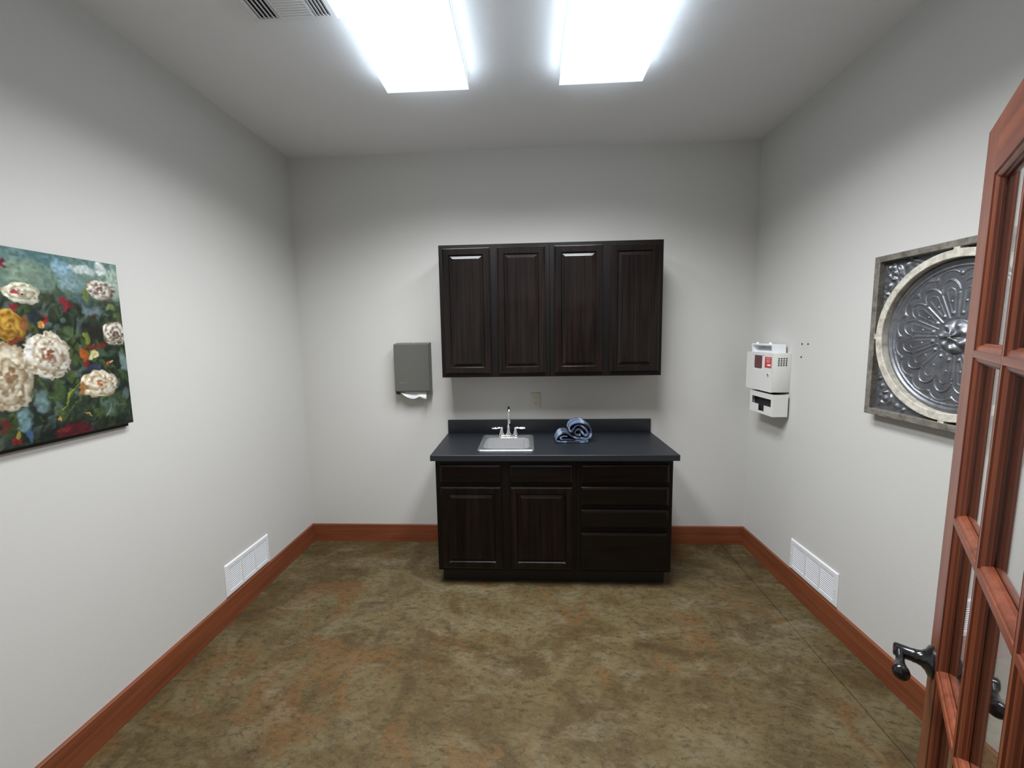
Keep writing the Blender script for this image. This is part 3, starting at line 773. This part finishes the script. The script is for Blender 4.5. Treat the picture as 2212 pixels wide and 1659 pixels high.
        lay(dark, inside * sm(np.abs(s - 0.04) * -1, -0.06, 0.0) * 0.35)
        lay(cen, (1 - sm(r + (n3 - 0.5) * 0.3, 0.10, 0.26)) * 0.75)
    rose(-1.870, 1.565, .070, .125, (236, 226, 198), (196, 166, 122), (150, 110, 70), 0.4)
    rose(-1.749, 1.631, .078, .088, (242, 236, 218), (204, 180, 144), (150, 70, 48), 1.3)
    blob(-1.800, 1.665, .016, .045, (238, 238, 240), 0.7)
    rose(-1.802, 1.852, .056, .038, (246, 244, 224), (206, 196, 150), (186, 170, 130), 2.2)
    rose(-1.534, 1.891, .056, .043, (232, 226, 214), (140, 120, 98), (110, 86, 70), 3.1)
    rose(-1.578, 1.505, .074, .055, (242, 234, 212), (206, 176, 128), (176, 84, 48), 4.0)
    rose(-1.494, 1.714, .050, .054, (224, 218, 206), (120, 100, 78), (90, 70, 56), 5.2)
    rose(-1.851, 1.737, .049, .054, (214, 164, 56), (176, 120, 24), (140, 86, 30), 0.9, (120, 70, 20))
    blob(-1.800, 1.745, .014, .035, (150, 84, 44), 0.8)
    for cy, cz, ry, rz in ((-2.08, 1.82, .07, .07), (-2.03, 1.45, .06, .06), (-2.24, 1.60, .09, .09), (-2.27, 1.86, .05, .05)):
        rose(cy, cz, ry, rz, (240, 232, 210), (200, 174, 130), (160, 84, 56), cy * 9)
    for cy, cz, ry, rz, col in [(-1.669, 1.826, .020, .018, (134, 26, 42)), (-1.676, 1.818, .012, .022, (150, 40, 50)), (-1.842, 1.954, .010, .017, (128, 20, 44)), (-1.826, 1.800, .009, .012, (140, 30, 38)), (-1.82, 1.858, .014, .008, (170, 50, 60)),
                                (-1.753, 1.750, .018, .016, (220, 150, 60)), (-1.748, 1.746, .008, .010, (240, 220, 130)), (-1.738, 1.766, .008, .026, (168, 30, 28)), (-1.588, 1.620, .028, .019, (222, 212, 144)), (-1.628, 1.630, .015, .028, (190, 90, 30)),
                                (-1.62, 1.60, .010, .016, (140, 30, 30)), (-1.584, 1.652, .034, .017, (126, 40, 28)), (-1.55, 1.665, .018, .016, (110, 44, 30)), (-1.534, 1.583, .013, .010, (182, 84, 44)), (-1.526, 1.586, .006, .006, (228, 196, 120)), (-1.565, 1.79, .016, .010, (112, 48, 36)),
                                (-1.690, 1.336, .078, .038, (84, 20, 26)), (-1.73, 1.35, .030, .012, (120, 36, 36)), (-1.868, 1.337, .014, .020, (128, 30, 38)), (-1.900, 1.405, .018, .026, (100, 44, 34)), (-1.84, 1.69, .030, .012, (130, 52, 30)), (-1.64, 1.495, .012, .016, (168, 110, 50)),
                                (-1.735, 1.398, .008, .008, (214, 160, 60)), (-1.865, 1.36, .006, .02, (170, 150, 60))]: blob(cy, cz, ry, rz, col, 0.92, 0.35)
    stroke(-1.70, 1.383, -1.645, 1.360, 0.006, (206, 150, 66), 0.012); stroke(-1.66, 1.400, -1.62, 1.382, 0.004, (196, 170, 70))
    gr = C.mean(-1, keepdims=True); C[:] = gr + (C - gr) * 0.88
    C *= (0.74 + 0.26 * n3[..., None] * (0.6 + 0.8 * n2[..., None]))
    C = np.clip(C, 0, 255) / 255.0
    lin = np.where(C <= 0.04045, C / 12.92, ((C + 0.055) / 1.055) ** 2.4)
    relief = 0.0012 * (n3 + n2)
    P = np.stack([np.full(Y.shape, 0.0350) + relief * 0.6, Y, Z], -1).reshape(-1, 3)
    idx = np.arange((ny + 1) * (nz + 1)).reshape(ny + 1, nz + 1)
    F = np.stack([idx[:-1, :-1], idx[1:, :-1], idx[1:, 1:], idx[:-1, 1:]], -1).reshape(-1, 4)
    return P, F, lin.reshape(-1, 3)
def grid_obj(name, P, F, m, parent, cols=None):
    off = np.array(ROOT[parent.name]); P = P - off
    me = bpy.data.meshes.new(name)
    me.vertices.add(len(P)); me.vertices.foreach_set('co', P.astype(np.float32).ravel())
    me.loops.add(F.size); me.loops.foreach_set('vertex_index', F.astype(np.int32).ravel())
    me.polygons.add(len(F)); me.polygons.foreach_set('loop_start', np.arange(0, F.size, 4, dtype=np.int32))
    me.update(calc_edges=True); me.validate()
    me.polygons.foreach_set('use_smooth', np.ones(len(F), bool))
    if cols is not None:
        at = me.color_attributes.new('paint', 'FLOAT_COLOR', 'POINT')
        at.data.foreach_set('color', np.concatenate([cols, np.ones((len(cols), 1))], 1).astype(np.float32).ravel())
    me.materials.append(m)
    o = bpy.data.objects.new(name, me); COL.objects.link(o); o.parent = parent; ROOT[o.name] = Vector(off)
    return o
t = thing('flower_painting', (0, (PY0 + PY1) / 2, PZ0), 'unframed canvas painting of cream roses on green, left wall', 'painting')
mp_ = mat('oil_paint', (0.5, 0.5, 0.5), 0.6, spec=0.2); nn_ = N(mp_)
at = nn_.new('ShaderNodeVertexColor'); at.layer_name = 'paint'; nn_.color(at.outputs[0])
P, F, Cc = paint()
grid_obj('painted_canvas', P, F, mp_, t, Cc)
bm = B(); box(bm, 0.012, 0.0349, PY0, PY1, PZ0, PZ1, 0.001, 1)
obj('canvas_wrap', bm, MAT['canvasedge'], t)
obj('back_box', box(B(), 0.0005, 0.0125, PY0, PY1 - 0.002, PZ0 - 0.016, PZ1 - 0.004), MAT['canvasedge'], t)  # dark box behind the canvas, reaching slightly below its bottom edge

# ------------------------------------------------------------------ pressed tin medallion on the right wall
MY, MZ, MS = -1.490, 1.643, 0.369
t = thing('wall_plaque', (W, MY, MZ - MS), 'square weathered wood frame around a round pressed tin flower medallion, right wall', 'wall decor')
X0, X1 = W - 0.052, W - 0.002        # front, back
bm = nested(B(), MY - MS, MY + MS, MZ - MS, MZ + MS, [(0, X1), (0, X0 + 0.002), (0.002, X0), (0.026, X0), (0.028, X0 + 0.002), (0.028, X1)], cap=False, axes=lambda a, d, b: (d, a, b))
obj('outer_frame', bm, MAT['wframe'], t)
RO, RI = 0.334, 0.302
bm = B(); seg = 96
prof = [(RI, W - 0.020), (RI, X0 + 0.002), (RI + 0.002, X0), (RO - 0.002, X0), (RO, X0 + 0.002), (RO, W - 0.020)]
strip(bm, [[(x, MY + r * math.cos(2 * PI * k / seg), MZ + r * math.sin(2 * PI * k / seg)) for k in range(seg)] for r, x in prof])
obj('ring', bm, MAT['wring'], t, smooth=35, label='whitewashed round ring')
for a in (0, 90, 180, 270):
    ca, sa = round(math.cos(math.radians(a))), round(math.sin(math.radians(a)))
    m0, m1 = RO - 0.006, MS - 0.022; hw = 0.012
    yy = sorted((MY + ca * m0 + (hw if ca == 0 else 0), MY + ca * m1 - (hw if ca == 0 else 0))); zz = sorted((MZ + sa * m0 + (hw if sa == 0 else 0), MZ + sa * m1 - (hw if sa == 0 else 0)))
    obj('connector', box(B(), X0 + 0.001, W - 0.022, yy[0], yy[1], zz[0], zz[1]), MAT['wring'], t)
def relief_panel():
    n = 330; e = MS - 0.024
    a = np.linspace(-e, e, n + 1); Y, Z = np.meshgrid(a, a, indexing='ij')
    r = np.hypot(Y, Z); th_ = np.arctan2(Z, Y)
    g1 = lambda x, c, w_: np.exp(-((x - c) / w_) ** 2)
    h = np.zeros_like(r)
    ncirc = 16; ph = (th_ * ncirc / (2 * PI)) % 1.0        # 0..1 inside each petal
    ac = np.abs(np.sin(PI * ph))
    rp = 0.170 + 0.056 * ac ** 0.55                      # petal tip outline
    rp2 = 0.228 + 0.034 * ac ** 0.5                      # outer scallop
    h += 0.0048 * g1(r, rp, 0.0030) * (r > 0.12)
    h += 0.0032 * g1(r, rp2, 0.0030)
    h += 0.0016 * g1(r, rp2 + 0.010, 0.003) * (0.5 + 0.5 * np.cos(th_ * 220))
    dth = np.minimum(ph, 1 - ph) * (2 * PI / ncirc) * r   # distance to petal boundary
    h += 0.0034 * np.exp(-(dth / 0.0026) ** 2) * (r > 0.075) * (r < 0.172)
    # inner teardrop of each petal
    dc = np.abs(ph - 0.5) * (2 * PI / ncirc) * r
    wid = 0.003 + 0.013 * np.clip((r - 0.08) / 0.10, 0, 1)
    h += 0.0016 * np.exp(-((dc - wid) / 0.0024) ** 2) * (r > 0.085) * (r < 0.182)
    h += 0.0026 * g1(r, 0.182 + 0.010 * (1 - (dc / np.maximum(wid, 1e-4)) ** 2), 0.0024) * (dc < wid)
    h += 0.0020 * (r < rp) * (r > 0.07)
    def dots(rad, cnt, rr_, hh, off=0.0):
        out = np.zeros_like(r)
        for k in range(cnt):
            an = 2 * PI * (k + off) / cnt
            d2 = (Y - rad * math.cos(an)) ** 2 + (Z - rad * math.sin(an)) ** 2
            out += hh * np.exp(-d2 / (rr_ * rr_))
        return out
    h += dots(0.094, 16, 0.0055, 0.006, 0.5) + dots(0.140, 16, 0.0042, 0.004, 0.5) + dots(0.245, 16, 0.006, 0.0055, 0.0)
    # centre boss of curled leaves
    boss = np.clip(1 - (r / 0.068) ** 2, 0, 1) ** 0.6
    h += 0.024 * boss * (0.72 + 0.28 * np.sin(5 * th_ + 46 * r)) + dots(0.048, 7, 0.014, 0.012, 0.2) + dots(0.0, 1, 0.018, 0.010)
    # rolled rim inside the ring
    h += 0.010 * g1(r, 0.290, 0.010) + 0.005 * g1(r, 0.272, 0.004)
    # corner scrolls
    ax_, az_ = np.abs(Y), np.abs(Z)
    m_ = 1 / (1 + np.exp(-(r - 0.335) / 0.004))
    u, v = (e - ax_), (e - az_)
    s1 = np.hypot(u - 0.060, v - 0.060); an = np.arctan2(v - 0.06, u - 0.06)
    c = 0.013 * g1(s1, 0.0, 0.014) + 0.009 * g1(s1, 0.028, 0.007) * (0.6 + 0.4 * np.sin(5 * an))
    for (uu, vv, rr_, hh) in ((0.115, 0.034, 0.012, 0.010), (0.034, 0.115, 0.012, 0.010), (0.150, 0.022, 0.010, 0.008), (0.022, 0.150, 0.010, 0.008), (0.030, 0.030, 0.011, 0.009), (0.085, 0.050, 0.010, 0.008), (0.050, 0.085, 0.010, 0.008)):
        c = c + hh * np.exp(-((u - uu) ** 2 + (v - vv) ** 2) / rr_ ** 2)
    c = c + 0.0025 * np.abs(np.sin(30 * (u + v) + 5 * np.sin(24 * (u - v)))) ** 2 * (u + v < 0.24)
    h += m_ * c
    P = np.stack([W - 0.0205 - h, MY + Y, MZ + Z], -1).reshape(-1, 3)
    idx = np.arange((n + 1) ** 2).reshape(n + 1, n + 1)
    F = np.stack([idx[:-1, :-1], idx[:-1, 1:], idx[1:, 1:], idx[1:, :-1]], -1).reshape(-1, 4)
    return P, F
P, F = relief_panel()
grid_obj('tin_panel', P, F, MAT['tin'], t)

# ------------------------------------------------------------------ open french door (door_1)
DW, DH = 0.813, 2.025
ang = math.radians(90 - 38.5)                  # leaf direction measured from +x
hinge = Vector((2.1515, -2.9600, 0.010))
dl = Vector((math.cos(ang), math.sin(ang), 0)); dn = Vector((-dl.y, dl.x, 0))     # along the leaf, toward the side we see
TH = 0.0175
root = bpy.data.objects.new('door_1', None); COL.objects.link(root)
tilt = Matrix.Rotation(math.radians(0.55), 4, 'X')
Rm = Matrix((dl, dn, Vector((0, 0, 1)))).transposed().to_4x4()
# face plane of the visible side passes through the hinge line: local v = +TH on the visible face
root.matrix_world = Matrix.Translation(hinge - dn * TH) @ Rm
root['kind'] = 'structure'
root['label'] = 'open reddish cherry wood french door with fifteen glass panes and a black lever'
ROOT[root.name] = Vector((0, 0, 0))
SH = math.tan(math.radians(0.55))
def lean(bm):
    for v in bm.verts: v.co.y -= SH * (v.co.z - 1.44)
    return bm
def dobj(name, bm, m, parent=root, **k): return obj(name, lean(bm), m, parent, local=True, **k)
ST, MU = 0.092, 0.012
ow = (DW - 2 * ST - 2 * MU) / 3
oh, ztop = 0.302, 1.928
U = [(ST + k * (ow + MU), ST + k * (ow + MU) + ow) for k in range(3)]
V = [(ztop - oh - k * (oh + MU), ztop - k * (oh + MU)) for k in range(5)][::-1]
def flat(bm, u0, u1, z0, z1):
    for s in (1, -1):
        bm.faces.new([bm.verts.new(p) for p in ((u0, s * TH, z0), (u1, s * TH, z0), (u1, s * TH, z1), (u0, s * TH, z1))])
def solid(name, u0, u1, z0, z1, m=None):
    dobj(name, box(B(), u0, u1, -TH, TH, z0, z1, 0.0008, 1), m or MAT['door'])
MAT['doorh'] = wood_mat('cherry_door_wood_rail', (0.085, 0.017, 0.0065), (0.205, 0.052, 0.020), 0.34, 'X', 45, coat=0.1)
solid('stile', 0, ST, 0, DH); solid('stile', DW - ST, DW, 0, DH)
solid('top_rail', ST, DW - ST, V[-1][1], DH, MAT['doorh']); solid('bottom_rail', ST, DW - ST, 0, V[0][0], MAT['doorh'])
for k in range(2): solid('vertical_muntin', U[k][1], U[k + 1][0], V[0][0], V[-1][1])
for k in range(4):
    for c in range(3): dobj('muntin', box(B(), U[c][0], U[c][1], -TH, TH, V[k][1], V[k + 1][0]), MAT['doorh'])
prof = [(0.0, 0.0177), (0.0008, 0.0152), (0.0035, 0.0152), (0.0065, 0.0143), (0.0092, 0.0118), (0.0102, 0.0090), (0.0108, 0.0078), (0.0125, 0.0072), (0.0130, 0.0040), (0.0, 0.0040)]
for (z0, z1) in V:
    for (ua, ub) in U:
        bm = B()
        for s in (1, -1):
            nested(bm, ua - 0.0002, ub + 0.0002, z0 - 0.0002, z1 + 0.0002, [(i_, s * d_) for i_, d_ in prof], cap=False)
        g_ = dobj('sash_molding', bm, MAT['door'])
        dobj('glass_pane', box(B(), ua + 0.001, ub - 0.001, -0.0035, 0.0035, z0 + 0.001, z1 - 0.001), MAT['glass'])
HU, HZ = DW - 0.046, 0.987
for s in (1, -1):
    y = lambda d: s * (TH + d)
    bm = B()
    c = Vector((HU, 0, HZ)); seg = 32; rings = []
    for r, d_ in [(0.0325, 0), (0.0325, 0.003), (0.029, 0.007), (0.021, 0.011), (0.0155, 0.017), (0.0135, 0.024), (0.0135, 0.027)]:
        rings.append([(c.x + r * math.cos(2 * PI * k / seg), y(d_), c.z + r * math.sin(2 * PI * k / seg)) for k in range(seg)])
    strip(bm, rings, cap=True)
    h = dobj('door_handle', bm, MAT['black'], smooth=40, label='black metal lever handle')
    bm = B(); tube(bm, [(HU, y(0.026), HZ), (HU, y(0.030), HZ), (HU, y(0.031), HZ), (HU, y(0.056), HZ), (HU, y(0.059), HZ)], [0.0135, 0.0135, 0.0128, 0.0135, 0.0110], 24)
    dobj('neck', bm, MAT['black'], h, smooth=40)
    yl = y(0.049)
    L_ = [(0.0, 0.0, .009, .0110), (0.012, -0.001, .0085, .0105), (0.030, -0.004, .0070, .0080), (0.050, -0.007, .0075, .0085), (0.070, -0.009, .0105, .0120), (0.088, -0.010, .0135, .0155), (0.100, -0.010, .0140, .0165), (0.108, -0.010, .0115, .0135), (0.113, -0.010, .0060, .0070)]
    bm = B(); tube(bm, [(HU - a * 0.62, yl, HZ + b) for a, b, _, _ in L_], [(p, q) for _, _, p, q in L_], 20)
    dobj('lever', bm, MAT['black'], h, smooth=60)
bm = B(); box(bm, DW - 0.0002, DW + 0.0012, -0.012, 0.012, HZ - 0.028, HZ + 0.028); dobj('latch_plate', bm, MAT['steel'])
for z in (0.20, 1.02, 1.84):
    bm = B(); tube(bm, [(-0.006, TH + 0.002, z - 0.045), (-0.006, TH + 0.002, z + 0.045)], 0.006, 12)
    dobj('hinge', bm, MAT['black'], smooth=40)
